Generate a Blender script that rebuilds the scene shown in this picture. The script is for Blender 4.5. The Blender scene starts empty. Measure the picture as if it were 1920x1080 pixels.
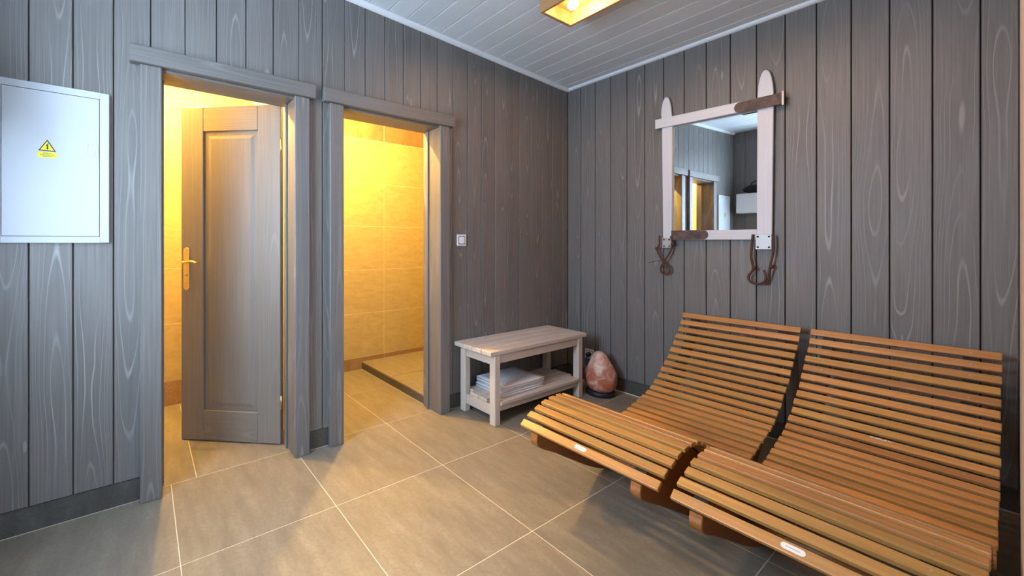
import bpy, bmesh, math, random
from mathutils import Vector, Matrix
from math import sin, cos, pi, radians, sqrt
random.seed(7)
S = bpy.context.scene
COL = S.collection

# ------------------------------------------------------------------ camera
# room frame: left wall is X=0, mirror wall is Y=0, floor Z=0, inside is X>0, Y<0
CAM = Vector((2.270, -3.139, 1.18))
F_PX, PX, PY = 763.3, 791.0, 457.0
YAW = radians(55.58)                       # turn from +Y towards -X
cd = bpy.data.cameras.new('camera')
cam = bpy.data.objects.new('camera', cd); COL.objects.link(cam)
cam.location = CAM
cam.rotation_euler = (pi / 2, 0, YAW)
cd.sensor_fit = 'HORIZONTAL'; cd.sensor_width = 36.0
cd.lens = F_PX / 1920 * 36.0
cd.shift_x = (960 - PX) / 1920
cd.shift_y = (PY - 540) / 1920
cd.clip_start = 0.01; cd.clip_end = 60
S.camera = cam

# ------------------------------------------------------------------ world, light level
W = bpy.data.worlds.new('world'); S.world = W; W.use_nodes = True
bgn = W.node_tree.nodes['Background']
bgn.inputs[0].default_value = (0.62, 0.78, 1.0, 1); bgn.inputs[1].default_value = 1.0
WINDOW_LIGHT = 30.0                        # daylight through the window in the back wall
HALL_FILL = 7.0                          # daylight fill from an unseen glazed door added in the hall
DAY = (0.60, 0.79, 1.0)
WARM = (1.0, 0.635, 0.165)
ROOM_LAMP_W = 160.0                         # lamps of the two side rooms
MAIN_LAMP_W = 8.0                          # each bulb of the box lamp
vs = S.view_settings
vs.view_transform = 'Standard'; vs.look = 'None'; vs.exposure = 0.08; vs.gamma = 1.0
vs.use_curve_mapping = False

# ------------------------------------------------------------------ helpers
def lin(r, g, b):
    f = lambda c: (c / 255) / 12.92 if c / 255 <= 0.04045 else ((c / 255 + 0.055) / 1.055) ** 2.4
    return (f(r), f(g), f(b), 1.0)

def tag(o, label, cat, group=None, kind=None):
    o['label'] = label; o['category'] = cat
    if group: o['group'] = group
    if kind: o['kind'] = kind
    return o

def empty(name, loc=(0, 0, 0), rz=0.0):
    o = bpy.data.objects.new(name, None); COL.objects.link(o)
    o.location = loc; o.rotation_euler = (0, 0, rz); o.empty_display_size = 0.1
    return o

def link(name, me, mat=None, parent=None, loc=(0, 0, 0), rot=(0, 0, 0)):
    o = bpy.data.objects.new(name, me); COL.objects.link(o)
    if mat is not None and not me.materials: me.materials.append(mat)
    o.location = loc; o.rotation_euler = rot
    if parent: o.parent = parent
    return o

def finish(bm, name, smooth=False):
    bmesh.ops.recalc_face_normals(bm, faces=bm.faces[:])
    me = bpy.data.meshes.new(name); bm.to_mesh(me); bm.free()
    if smooth:
        for p in me.polygons: p.use_smooth = True
    return me

def add_box(bm, lo, hi):
    x0, y0, z0 = lo; x1, y1, z1 = hi
    v = [bm.verts.new(p) for p in ((x0,y0,z0),(x1,y0,z0),(x1,y1,z0),(x0,y1,z0),(x0,y0,z1),(x1,y0,z1),(x1,y1,z1),(x0,y1,z1))]
    for f in ((0,3,2,1),(4,5,6,7),(0,1,5,4),(1,2,6,5),(2,3,7,6),(3,0,4,7)): bm.faces.new([v[i] for i in f])

MESHES = {}
def box_mesh(sx, sy, sz, bev=0.0, seg=1):
    k = (round(sx, 5), round(sy, 5), round(sz, 5), bev, seg)
    bm = bmesh.new(); add_box(bm, (-sx/2, -sy/2, -sz/2), (sx/2, sy/2, sz/2))
    if bev: bmesh.ops.bevel(bm, geom=bm.edges[:], offset=bev, segments=seg, affect='EDGES', profile=0.5)
    return finish(bm, 'box')

def box(name, lo, hi, mat, parent=None, bev=0.0, seg=1):
    """axis-aligned box given in the parent's frame, origin at its centre; alike boxes share their mesh"""
    s = [hi[i] - lo[i] for i in range(3)]
    k = (tuple(round(c, 4) for c in s), bev, seg, mat.name)
    if k not in MESHES:
        MESHES[k] = box_mesh(s[0], s[1], s[2], bev, seg); MESHES[k].materials.append(mat)
    return link(name, MESHES[k], None, parent, [(lo[i] + hi[i]) / 2 for i in range(3)])

def boxes(name, lst, mat, parent=None):
    bm = bmesh.new()
    for lo, hi in lst: add_box(bm, lo, hi)
    return link(name, finish(bm, name), mat, parent)

def prism_mesh(poly, t0, t1, bev=0.0, axes='xz', seg=1):
    """polygon in a plane, extruded along the third axis from t0 to t1"""
    def P(a, b, t):
        return {'xz': (a, t, b), 'xy': (a, b, t), 'yz': (t, a, b)}[axes]
    bm = bmesh.new()
    A = [bm.verts.new(P(a, b, t0)) for a, b in poly]; B = [bm.verts.new(P(a, b, t1)) for a, b in poly]
    n = len(poly)
    fa = bm.faces.new(A); fb = bm.faces.new(B[::-1])
    for i in range(n): bm.faces.new((A[i], B[i], B[(i+1) % n], A[(i+1) % n]))
    bmesh.ops.recalc_face_normals(bm, faces=bm.faces[:])
    if bev:
        bmesh.ops.bevel(bm, geom=list(set(list(fa.edges) + list(fb.edges))), offset=bev, segments=seg, affect='EDGES', profile=0.5)
    return finish(bm, 'prism')

def tube_mesh(pts, r, n=8, closed=False):
    pts = [Vector(p) for p in pts]; bm = bmesh.new(); rings = []
    N = len(pts); up = None
    for i, p in enumerate(pts):
        a = pts[(i - 1) % N] if (closed or i > 0) else p
        b = pts[(i + 1) % N] if (closed or i < N - 1) else p
        t = (b - a).normalized()
        if up is None:
            up = t.orthogonal().normalized()
        up = (up - t * up.dot(t))
        up = up.normalized() if up.length > 1e-6 else t.orthogonal().normalized()
        s = t.cross(up)
        rr = r[i] if isinstance(r, (list, tuple)) else r
        rings.append([bm.verts.new(p + rr * (cos(2*pi*k/n) * up + sin(2*pi*k/n) * s)) for k in range(n)])
    for i in range(N if closed else N - 1):
        A, B = rings[i], rings[(i + 1) % N]
        for k in range(n): bm.faces.new((A[k], A[(k+1) % n], B[(k+1) % n], B[k]))
    if not closed:
        bm.faces.new(rings[0][::-1]); bm.faces.new(rings[-1])
    return finish(bm, 'tube', True)

def spline(pts, m=8, closed=False):
    """Catmull-Rom through the points"""
    P = [Vector(p) for p in pts]; out = []; n = len(P)
    rng = range(n if closed else n - 1)
    for i in rng:
        p0 = P[(i-1) % n] if (closed or i > 0) else P[0] * 2 - P[1]
        p1 = P[i]; p2 = P[(i+1) % n]
        p3 = P[(i+2) % n] if (closed or i < n - 2) else P[-1] * 2 - P[-2]
        for k in range(m):
            t = k / m
            out.append(0.5 * ((2*p1) + (p2-p0)*t + (2*p0-5*p1+4*p2-p3)*t*t + (3*p1-p0-3*p2+p3)*t**3))
    if not closed: out.append(P[-1])
    return out

def lathe_mesh(prof, n=24, smooth=True):
    bm = bmesh.new(); rings = []
    for r, z in prof: rings.append([bm.verts.new((r*cos(2*pi*k/n), r*sin(2*pi*k/n), z)) for k in range(n)])
    for A, B in zip(rings, rings[1:]):
        for k in range(n): bm.faces.new((A[k], A[(k+1) % n], B[(k+1) % n], B[k]))
    bm.faces.new(rings[0][::-1]); bm.faces.new(rings[-1])
    return finish(bm, 'lathe', smooth)

def text_mesh(txt, size, align='CENTER'):
    c = bpy.data.curves.new('txt', 'FONT'); c.body = txt; c.size = size; c.align_x = align; c.align_y = 'CENTER'; c.resolution_u = 2
    o = bpy.data.objects.new('txt', c); COL.objects.link(o)
    dg = bpy.context.evaluated_depsgraph_get(); me = bpy.data.meshes.new_from_object(o.evaluated_get(dg))
    bpy.data.objects.remove(o); bpy.data.curves.remove(c)
    return me

# ------------------------------------------------------------------ materials
class NT:
    def __init__(s, name):
        s.m = bpy.data.materials.new(name); s.m.use_nodes = True
        s.t = s.m.node_tree; s.b = s.t.nodes['Principled BSDF']
    def n(s, t, **kw):
        x = s.t.nodes.new(t)
        for k, v in kw.items(): setattr(x, k, v)
        return x
    def l(s, a, b): s.t.links.new(a, b)
    def math(s, op, a, b=None, c=None):
        x = s.n('ShaderNodeMath', operation=op)
        for i, v in enumerate((a, b, c)):
            if v is None: continue
            if hasattr(v, 'links'): s.l(v, x.inputs[i])
            else: x.inputs[i].default_value = v
        return x.outputs[0]
    def mix(s, f, a, b, mode='MIX'):
        x = s.n('ShaderNodeMix', data_type='RGBA', blend_type=mode)
        for i, v in ((0, f), (6, a), (7, b)):
            if hasattr(v, 'links'): s.l(v, x.inputs[i])
            else: x.inputs[i].default_value = v
        return x.outputs[2]
    def ramp(s, f, stops):
        x = s.n('ShaderNodeValToRGB'); e = x.color_ramp.elements
        while len(e) < len(stops): e.new(0.5)
        for el, (p, c) in zip(e, stops):
            el.position = p; el.color = c if len(c) == 4 else (*c, 1)
        s.l(f, x.inputs[0]); return x.outputs[0]
    def bump(s, h, strength, dist):
        x = s.n('ShaderNodeBump'); x.inputs['Strength'].default_value = strength; x.inputs['Distance'].default_value = dist
        s.l(h, x.inputs['Height']); s.l(x.outputs[0], s.b.inputs['Normal'])

def plain(name, col, rough=0.5, metal=0.0, emit=None, es=0.0):
    q = NT(name); q.b.inputs['Base Color'].default_value = col
    q.b.inputs['Roughness'].default_value = rough; q.b.inputs['Metallic'].default_value = metal
    if emit: q.b.inputs['Emission Color'].default_value = emit; q.b.inputs['Emission Strength'].default_value = es
    # a little grain so that no surface is dead flat
    nz = q.n('ShaderNodeTexNoise'); nz.inputs['Scale'].default_value = 60
    tc = q.n('ShaderNodeTexCoord'); q.l(tc.outputs['Object'], nz.inputs['Vector'])
    r = q.math('MULTIPLY_ADD', nz.outputs[0], 0.12, rough - 0.06); q.l(r, q.b.inputs['Roughness'])
    return q.m

def wood(name, long_ax, cross_ax, base, dark, light, vein=0.5, rough=0.5, ring=9.0, knots=0.5, var=0.12, bump=0.08, vein_w=0.13, hue=None, hw=0.069):
    """planed timber: grain runs along one local axis, each board takes its own cut of the pattern"""
    q = NT(name)
    tc = q.n('ShaderNodeTexCoord'); sx = q.n('ShaderNodeSeparateXYZ'); q.l(tc.outputs['Object'], sx.inputs[0])
    oi = q.n('ShaderNodeObjectInfo'); rnd = oi.outputs['Random']
    v = sx.outputs['XYZ'.index(long_ax)]; u = sx.outputs['XYZ'.index(cross_ax)]
    w3 = sx.outputs[[i for i in range(3) if 'XYZ'[i] not in (long_ax, cross_ax)][0]]
    vo = q.math('MULTIPLY_ADD', rnd, 37.0, v); uo = q.math('MULTIPLY_ADD', rnd, 5.3, u)
    def vec(a, b, c):
        x = q.n('ShaderNodeCombineXYZ')
        for i, s_ in enumerate((a, b, c)):
            if hasattr(s_, 'links'): q.l(s_, x.inputs[i])
            else: x.inputs[i].default_value = s_
        return x.outputs[0]
    # growth rings: flat-sawn board, contours close into long cathedrals around the pith line
    n1 = q.n('ShaderNodeTexNoise'); n1.inputs['Scale'].default_value = 1.0; n1.inputs['Detail'].default_value = 1.5
    q.l(vec(q.math('MULTIPLY', uo, 0.22 / hw), q.math('MULTIPLY', vo, 0.75), q.math('MULTIPLY', w3, 3.0)), n1.inputs['Vector'])
    # knots pull the grain aside
    vo3 = q.n('ShaderNodeTexVoronoi'); vo3.inputs['Scale'].default_value = 1.0; vo3.inputs['Randomness'].default_value = 1.0
    q.l(vec(q.math('MULTIPLY', uo, 0.55 / hw), q.math('MULTIPLY', vo, 1.9), 0.0), vo3.inputs['Vector'])
    kd = vo3.outputs['Distance']
    pull = q.math('MULTIPLY', q.math('SUBTRACT', 1.0, q.math('SMOOTH_MIN', q.math('MULTIPLY', kd, 3.0), 1.0, 0.3)), knots * 0.5)
    uc = q.math('DIVIDE', q.math('ADD', u, q.math('MULTIPLY_ADD', rnd, hw * 0.9, -hw * 0.45)), hw)
    rings = q.math('MULTIPLY', q.math('ADD', q.math('MULTIPLY', uc, uc), q.math('MULTIPLY', n1.outputs[0], 2.6)), ring)
    rings = q.math('ADD', rings, pull)
    fr = q.math('FRACT', rings)
    tri = q.math('ABSOLUTE', q.math('SUBTRACT', fr, 0.5))              # 0 at the ring line
    line = q.math('SUBTRACT', 1.0, q.math('MINIMUM', q.math('DIVIDE', tri, vein_w), 1.0))
    # fine fibres
    n2 = q.n('ShaderNodeTexNoise'); n2.inputs['Scale'].default_value = 1.0; n2.inputs['Detail'].default_value = 3.0
    q.l(vec(q.math('MULTIPLY', uo, 170.0), q.math('MULTIPLY', vo, 2.6), q.math('MULTIPLY', w3, 170.0)), n2.inputs['Vector'])
    n3 = q.n('ShaderNodeTexNoise'); n3.inputs['Scale'].default_value = 1.0; n3.inputs['Detail'].default_value = 2.0
    q.l(vec(q.math('MULTIPLY', uo, 5.0), q.math('MULTIPLY', vo, 1.6), 3.0), n3.inputs['Vector'])
    c = q.mix(q.math('MULTIPLY_ADD', n2.outputs[0], 1.6, -0.4), base, dark)
    c = q.mix(q.math('MULTIPLY_ADD', n3.outputs[0], 1.3, -0.35), c, dark)
    mask = q.math('MULTIPLY', q.math('MAXIMUM', q.math('MULTIPLY_ADD', n3.outputs[0], 3.2, -1.15), 0.0), q.math('MULTIPLY_ADD', n2.outputs[0], 1.2, 0.2))
    c = q.mix(q.math('MINIMUM', q.math('MULTIPLY', q.math('MULTIPLY', line, vein), mask), 1.0), c, light)
    # knot hearts
    kh = q.math('LESS_THAN', kd, 0.055)
    kh = q.math('MULTIPLY', kh, knots)
    c = q.mix(kh, c, q.mix(0.5, dark, light))
    hv = q.n('ShaderNodeHueSaturation'); q.l(c, hv.inputs['Color'])
    q.l(q.math('MULTIPLY_ADD', rnd, var * 2, 1.0 - var), hv.inputs['Value'])
    if hue:
        q.l(q.math('MULTIPLY_ADD', q.math('FRACT', q.math('MULTIPLY', rnd, 7.31)), hue, 0.5 - hue / 2), hv.inputs['Hue'])
    q.l(hv.outputs[0], q.b.inputs['Base Color'])
    q.l(q.math('MULTIPLY_ADD', n2.outputs[0], 0.2, rough - 0.1), q.b.inputs['Roughness'])
    q.bump(q.math('ADD', q.math('MULTIPLY', n2.outputs[0], 0.5), q.math('MULTIPLY', line, 0.5)), bump, 0.002)
    return q.m

GREY = dict(base=lin(124, 120, 117), dark=lin(95, 91, 88), light=lin(172, 170, 168))
M_board = wood('grey_stained_board', 'Z', 'X', **GREY, vein=0.8, rough=0.5, ring=3.6, knots=0.8, var=0.07, vein_w=0.085)
M_casing_v = wood('grey_casing_upright', 'Z', 'Y', **GREY, vein=0.5, rough=0.5, ring=2.5, knots=0.2, var=0.05, hw=0.05)
M_casing_h = wood('grey_casing_level', 'Y', 'Z', **GREY, vein=0.25, rough=0.5, ring=2, knots=0.0, var=0.05, hw=0.05)
DOOR = dict(base=lin(132, 124, 116), dark=lin(110, 103, 96), light=lin(158, 152, 144))
M_leaf_v = wood('grey_door_upright', 'Z', 'X', **DOOR, vein=0.25, rough=0.42, ring=3, knots=0.0, var=0.03, bump=0.05, hw=0.08)
M_leaf_h = wood('grey_door_rail', 'X', 'Z', **DOOR, vein=0.35, rough=0.42, ring=4, knots=0.0, var=0.03, bump=0.08, hw=0.08)
M_ceil = wood('whitewashed_ceiling_board', 'X', 'Y', base=lin(222, 226, 228), dark=lin(204, 210, 215), light=lin(234, 236, 238), vein=0.3, rough=0.5, ring=2.5, knots=0.4, var=0.025, bump=0.05)
M_slat = wood('oiled_slat', 'X', 'Y', base=lin(202, 150, 84), dark=lin(154, 104, 52), light=lin(220, 176, 112), vein=0.4, rough=0.4, ring=3, knots=0.6, var=0.17, bump=0.05, hue=0.015, hw=0.019)
M_rail = wood('oiled_side_board', 'Y', 'Z', base=lin(166, 108, 54), dark=lin(118, 70, 32), light=lin(196, 146, 88), vein=0.3, rough=0.42, ring=4, knots=0.3, var=0.06, bump=0.05, hw=0.1)
PALE = dict(base=lin(214, 202, 192), dark=lin(192, 178, 166), light=lin(228, 219, 212))
M_bench_y = wood('limed_bench_plank', 'Y', 'X', **PALE, vein=0.5, rough=0.5, ring=3, knots=0.2, var=0.05, bump=0.06, hw=0.047)
M_bench_z = wood('limed_bench_leg', 'Z', 'Y', **PALE, vein=0.2, rough=0.5, ring=3, knots=0.0, var=0.03, bump=0.05, hw=0.03)
M_bench_x = wood('limed_bench_rail', 'X', 'Z', **PALE, vein=0.2, rough=0.5, ring=3, knots=0.0, var=0.03, bump=0.05, hw=0.03)
M_lampwood = wood('lamp_box_wood', 'X', 'Z', base=lin(190, 146, 100), dark=lin(160, 114, 72), light=lin(210, 170, 122), vein=0.3, rough=0.45, ring=3, knots=0.1, var=0.05, bump=0.05, hw=0.06)
SKI = dict(base=lin(208, 210, 217), dark=lin(194, 196, 203), light=lin(220, 221, 226))
M_ski = wood('white_painted_ski', 'Z', 'X', **SKI, vein=0.15, rough=0.45, ring=3, knots=0.0, var=0.02, bump=0.04, hw=0.04)
M_ski_h = wood('white_painted_ski_bar', 'X', 'Z', **SKI, vein=0.15, rough=0.45, ring=3, knots=0.0, var=0.02, bump=0.04, hw=0.04)
M_white = plain('white_lacquer', lin(226, 229, 233), 0.35)
M_panelwhite = plain('white_sheet_steel', lin(184, 188, 194), 0.5)
M_groove = plain('dark_wall_core', lin(70, 66, 66), 0.9)
M_ceilback = plain('white_ceiling_core', lin(236, 240, 242), 0.7)
M_plaster = plain('warm_plaster', lin(226, 214, 192), 0.85)
M_beige = plain('beige_side_wall', lin(186, 168, 150), 0.7)
M_grout = plain('pale_grout', lin(210, 202, 188), 0.9)
M_grout_wall = plain('cream_wall_grout', lin(224, 208, 170), 0.9)
M_black = plain('black_plastic', lin(24, 24, 26), 0.45)
M_yellow = plain('yellow_sticker', lin(232, 216, 30), 0.5)
M_ink = plain('black_print', lin(28, 30, 26), 0.6)
M_brass = plain('pale_brass', lin(208, 182, 128), 0.3, 1.0)
M_steel = plain('worn_steel', lin(168, 164, 160), 0.45, 0.6)
M_base = plain('dark_blue_black_wood', lin(26, 26, 36), 0.5)
M_towel = plain('white_towel_cloth', lin(224, 222, 228), 0.95)
M_label = plain('cream_label', lin(244, 236, 226), 0.4)
M_labelink = plain('grey_label_print', lin(178, 172, 176), 0.6)
M_rope = plain('brown_leather_cord', lin(78, 48, 42), 0.7)
M_gap = plain('dark_switch_gap', lin(20, 16, 20), 0.8)
M_mirror = plain('mirror_glass', (0.9, 0.92, 0.92, 1), 0.0, 1.0)
for nd in list(M_mirror.node_tree.nodes):
    if nd.type == 'BSDF_PRINCIPLED':
        for lk in list(nd.inputs['Roughness'].links): M_mirror.node_tree.links.remove(lk)
        nd.inputs['Roughness'].default_value = 0.01
M_bulb = plain('glowing_bulb', (1, 0.9, 0.7, 1), 0.4, 0, (1.0, 0.74, 0.38, 1), 34.0)
M_sky = plain('daylight_pane', (0.8, 0.9, 1, 1), 0.4, 0, (*DAY, 1), WINDOW_LIGHT)
M_hall_fill = plain('hall_fill_pane', (0.8, 0.9, 1, 1), 0.4, 0, (*DAY, 1), HALL_FILL)  # glow of the added hall door, fill light only
M_bag = plain('black_fabric', lin(30, 30, 36), 0.85)

def stone(name, c1, c2, c3, rough, streak=(2.0, 9.0), bump=0.1, spots=True):
    q = NT(name)
    tc = q.n('ShaderNodeTexCoord'); oi = q.n('ShaderNodeObjectInfo')
    mp = q.n('ShaderNodeMapping'); q.l(tc.outputs['Object'], mp.inputs[0])
    cx = q.n('ShaderNodeCombineXYZ')
    for i in range(3): q.l(q.math('MULTIPLY', oi.outputs['Random'], 11.0 + 7 * i), cx.inputs[i])
    q.l(cx.outputs[0], mp.inputs['Location']); mp.inputs['Rotation'].default_value = (0, 0, -0.35)
    mp.inputs['Scale'].default_value = (streak[0], streak[1], 4)
    n1 = q.n('ShaderNodeTexNoise'); n1.inputs['Scale'].default_value = 1.2; n1.inputs['Detail'].default_value = 7; n1.inputs['Roughness'].default_value = 0.62
    q.l(mp.outputs[0], n1.inputs['Vector'])
    n2 = q.n('ShaderNodeTexNoise'); n2.inputs['Scale'].default_value = 90; n2.inputs['Detail'].default_value = 3
    q.l(tc.outputs['Object'], n2.inputs['Vector'])
    c = q.ramp(n1.outputs[0], [(0.28, c2), (0.5, c1), (0.74, c3)])
    c = q.mix(q.math('MULTIPLY_ADD', n2.outputs[0], 1.6, -0.55), c, c2)
    q.l(c, q.b.inputs['Base Color'])
    q.l(q.math('MULTIPLY_ADD', n1.outputs[0], 0.12, rough - 0.06), q.b.inputs['Roughness'])
    q.bump(q.math('ADD', q.math('MULTIPLY', n1.outputs[0], 0.3), q.math('MULTIPLY', n2.outputs[0], 0.4)), bump, 0.001)
    return q.m
M_tile = stone('grey_brown_floor_tile', lin(134, 125, 112), lin(118, 110, 98), lin(152, 142, 128), 0.42, (4.0, 16.0), 0.06)
M_base_tile = stone('dark_skirting_tile', lin(80, 77, 72), lin(62, 60, 57), lin(98, 94, 88), 0.45)
M_border_tile = stone('brown_border_tile', lin(150, 118, 84), lin(124, 96, 66), lin(168, 136, 100), 0.5)
def relief():
    q = NT('cream_relief_tile')
    tc = q.n('ShaderNodeTexCoord'); oi = q.n('ShaderNodeObjectInfo')
    ad = q.n('ShaderNodeVectorMath', operation='ADD'); q.l(tc.outputs['Object'], ad.inputs[0])
    cx = q.n('ShaderNodeCombineXYZ'); q.l(q.math('MULTIPLY', oi.outputs['Random'], 13.0), cx.inputs[1]); q.l(cx.outputs[0], ad.inputs[1])
    mp = q.n('ShaderNodeMapping'); mp.inputs['Scale'].default_value = (1, 9, 22); q.l(ad.outputs[0], mp.inputs[0])
    n1 = q.n('ShaderNodeTexNoise'); n1.inputs['Scale'].default_value = 1.0; n1.inputs['Detail'].default_value = 5; n1.inputs['Distortion'].default_value = 0.8
    q.l(mp.outputs[0], n1.inputs['Vector'])
    c = q.ramp(n1.outputs[0], [(0.3, lin(172, 152, 104)), (0.7, lin(184, 165, 116))])
    q.l(c, q.b.inputs['Base Color']); q.b.inputs['Roughness'].default_value = 0.6
    q.bump(n1.outputs[0], 0.32, 0.010)
    return q.m
M_relief = relief()
def salt():
    q = NT('pink_rock_salt')
    tc = q.n('ShaderNodeTexCoord')
    n1 = q.n('ShaderNodeTexNoise'); n1.inputs['Scale'].default_value = 15; n1.inputs['Detail'].default_value = 8; n1.inputs['Distortion'].default_value = 0.8
    q.l(tc.outputs['Object'], n1.inputs['Vector'])
    sx = q.n('ShaderNodeSeparateXYZ'); q.l(tc.outputs['Object'], sx.inputs[0])
    f = q.math('MULTIPLY_ADD', sx.outputs[2], 0.9, n1.outputs[0])
    f = q.math('SUBTRACT', f, 0.02)
    c = q.ramp(f, [(0.36, lin(156, 74, 42)), (0.5, lin(184, 104, 80)), (0.62, lin(198, 138, 116)), (0.80, lin(216, 186, 170))])
    q.l(c, q.b.inputs['Base Color']); q.b.inputs['Roughness'].default_value = 0.32
    q.b.inputs['Subsurface Weight'].default_value = 0.25; q.b.inputs['Subsurface Radius'].default_value = (0.03, 0.012, 0.008)
    q.bump(n1.outputs[0], 0.9, 0.015)
    return q.m
M_salt = salt()
def leather():
    q = NT('old_brown_leather')
    tc = q.n('ShaderNodeTexCoord'); n1 = q.n('ShaderNodeTexNoise'); n1.inputs['Scale'].default_value = 30; n1.inputs['Detail'].default_value = 5
    q.l(tc.outputs['Object'], n1.inputs['Vector'])
    q.l(q.ramp(n1.outputs[0], [(0.3, lin(52, 38, 34)), (0.55, lin(82, 62, 56)), (0.8, lin(112, 88, 78))]), q.b.inputs['Base Color'])
    q.b.inputs['Roughness'].default_value = 0.6; q.bump(n1.outputs[0], 0.3, 0.002)
    return q.m
M_leather = leather()

# ------------------------------------------------------------------ room measures
BACK = -3.81          # back wall
RX = 2.279            # face of the side wall right of the loungers
HX = 3.3              # hall beyond it
CZ, CS = 2.56, -0.049 # ceiling: z = CZ + CS*Y (rises towards the back wall)
ceil_z = lambda y: CZ + CS * y
FAR = -1.22           # far wall of the two side rooms
WT = -0.155           # back face of the left wall
OP = [(-3.065, -2.45, 1.985), (-2.161, -1.45, 1.985)]   # door openings: y0, y1, top
BB = 0.11             # skirting height

# ------------------------------------------------------------------ floor
fl = boxes('floor', [((FAR - 0.1, BACK - 0.1, -0.10), (HX + 0.1, 0.1, -0.0008))], M_grout)
tag(fl, 'large grey brown stone tile floor with pale grout lines', 'floor', kind='structure')
G = 0.0017
def floor_tile(x0, x1, y0, y1, z=0.0, parent=fl):
    if x1 - x0 < 0.02 or y1 - y0 < 0.02: return
    box('tile', (x0 + G, y0 + G, z - 0.012), (x1 - G, y1 - G, z), M_tile, parent, 0.0004)
xs = [-0.07, 0.54, 1.147, 1.747, 2.351, 2.955, HX]
ys = [BACK, -3.629, -3.025, -2.421, -1.82, -1.222, -0.618, 0.0]
for i in range(len(xs) - 1):
    for j in range(len(ys) - 1):
        floor_tile(xs[i], xs[i + 1], ys[j], ys[j + 1])
R1 = (-3.36, -2.40); R2 = (-2.22, -0.30)          # the two side rooms along Y
for (a, b) in [(R1[0], -2.915), (-2.915, R1[1])]:
    for (c, d) in [(FAR, -0.725), (-0.725, -0.07)]: floor_tile(c, d, a, b)
for (a, b) in [(R2[0], -1.82), (-1.82, -1.438)]:
    for (c, d) in [(FAR, -0.674), (-0.674, -0.07)]: floor_tile(c, d, a, b)

# shower platform in the second room
sp = empty('shower_platform', (-0.645, -0.87, 0)); tag(sp, 'low brown tiled shower platform inside the second doorway', 'platform')
box('core', (-0.535, -0.55, 0.0), (0.485, 0.565, 0.058), M_grout, sp)
for (a, b) in [(-0.568, 0.03), (0.03, 0.565)]:
    for (c, d) in [(-0.572, -0.03), (-0.03, 0.488)]:
        box('tile', (c + G, a + G, 0.058), (d - G, b - G, 0.07), M_tile, sp, 0.0008)
for (c, d) in [(-0.572, -0.03), (-0.03, 0.488)]:
    box('riser_tile', (c + G, -0.566, 0.001), (d - G, -0.55, 0.0575), M_base_tile, sp, 0.0008)

# ------------------------------------------------------------------ wall cores
def core_wall(name, lst, mat, label):
    o = boxes(name, lst, mat); tag(o, label, 'wall', kind='structure'); return o
H = 2.85
T = 0.014   # board thickness
wl = core_wall('wall_left', [((WT, BACK - 0.1, 0), (-T, OP[0][0] - 0.012, H)), ((WT, OP[0][1] + 0.012, 0), (-T, OP[1][0] - 0.012, H)), ((WT, OP[1][1] + 0.012, 0), (-T, 0.1, H)),
     ((WT, OP[0][0] - 0.012, OP[0][2] + 0.02), (-T, OP[0][1] + 0.012, H)), ((WT, OP[1][0] - 0.012, OP[1][2] + 0.02), (-T, OP[1][1] + 0.012, H))], M_groove,
     'left wall of grey upright boards with two doorways')
wr = core_wall('wall_mirror', [((-0.1, T, 0), (RX + 0.2, 0.12, H))], M_groove, 'grey upright board wall behind loungers and ski mirror')
WIN = (0.56, 1.26, 0.95, 2.30)
wb = core_wall('wall_back', [((-0.1, BACK - 0.12, 0), (WIN[0], BACK - T, H)), ((WIN[1], BACK - 0.12, 0), (HX + 0.1, BACK - T, H)), ((WIN[0], BACK - 0.12, 0), (WIN[1], BACK - T, WIN[2])), ((WIN[0], BACK - 0.12, WIN[3]), (WIN[1], BACK - T, H))], M_groove,
     'grey board wall behind the camera with a window')
wri = core_wall('wall_right', [((RX, -2.5, 0), (RX + 0.12, 0.02, H))], M_beige, 'beige side wall at the right edge beside the loungers')
GD = (-3.70, -2.66, 0.08, 2.2)
core_wall('wall_hall', [((HX, BACK - 0.1, 0), (HX + 0.1, GD[0], H)), ((HX, GD[1], 0), (HX + 0.1, -2.4, H)), ((HX, GD[0], 0), (HX + 0.1, GD[1], GD[2])), ((HX, GD[0], GD[3]), (HX + 0.1, GD[1], H)), ((RX + 0.1, -2.5, 0), (HX + 0.1, -2.4, H))], M_beige, 'plain beige walls of the hall beyond the side wall')

# side rooms: rear wall, partitions and ceiling
wf = core_wall('wall_far', [((FAR - 0.1, R1[0] - 0.1, 0), (FAR + 0.0012, R2[1] + 0.1, 2.6))], M_grout_wall, 'cream tiled far wall of the lit rooms behind the doorways')
core_wall('wall_partition', [((FAR - 0.02, R1[1], 0), (WT, R2[0], 2.6)), ((FAR - 0.02, R1[0] - 0.1, 0), (WT, R1[0], 2.6)), ((FAR - 0.02, R2[1], 0), (WT, R2[1] + 0.1, 2.6))], M_plaster, 'pale partition walls inside the lit side rooms')
rc = boxes('ceiling_side_rooms', [((FAR - 0.1, R1[0] - 0.1, 2.46), (WT, R2[1] + 0.1, 2.56))], M_plaster)
tag(rc, 'pale ceiling of the lit side rooms', 'ceiling', kind='structure')

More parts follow.
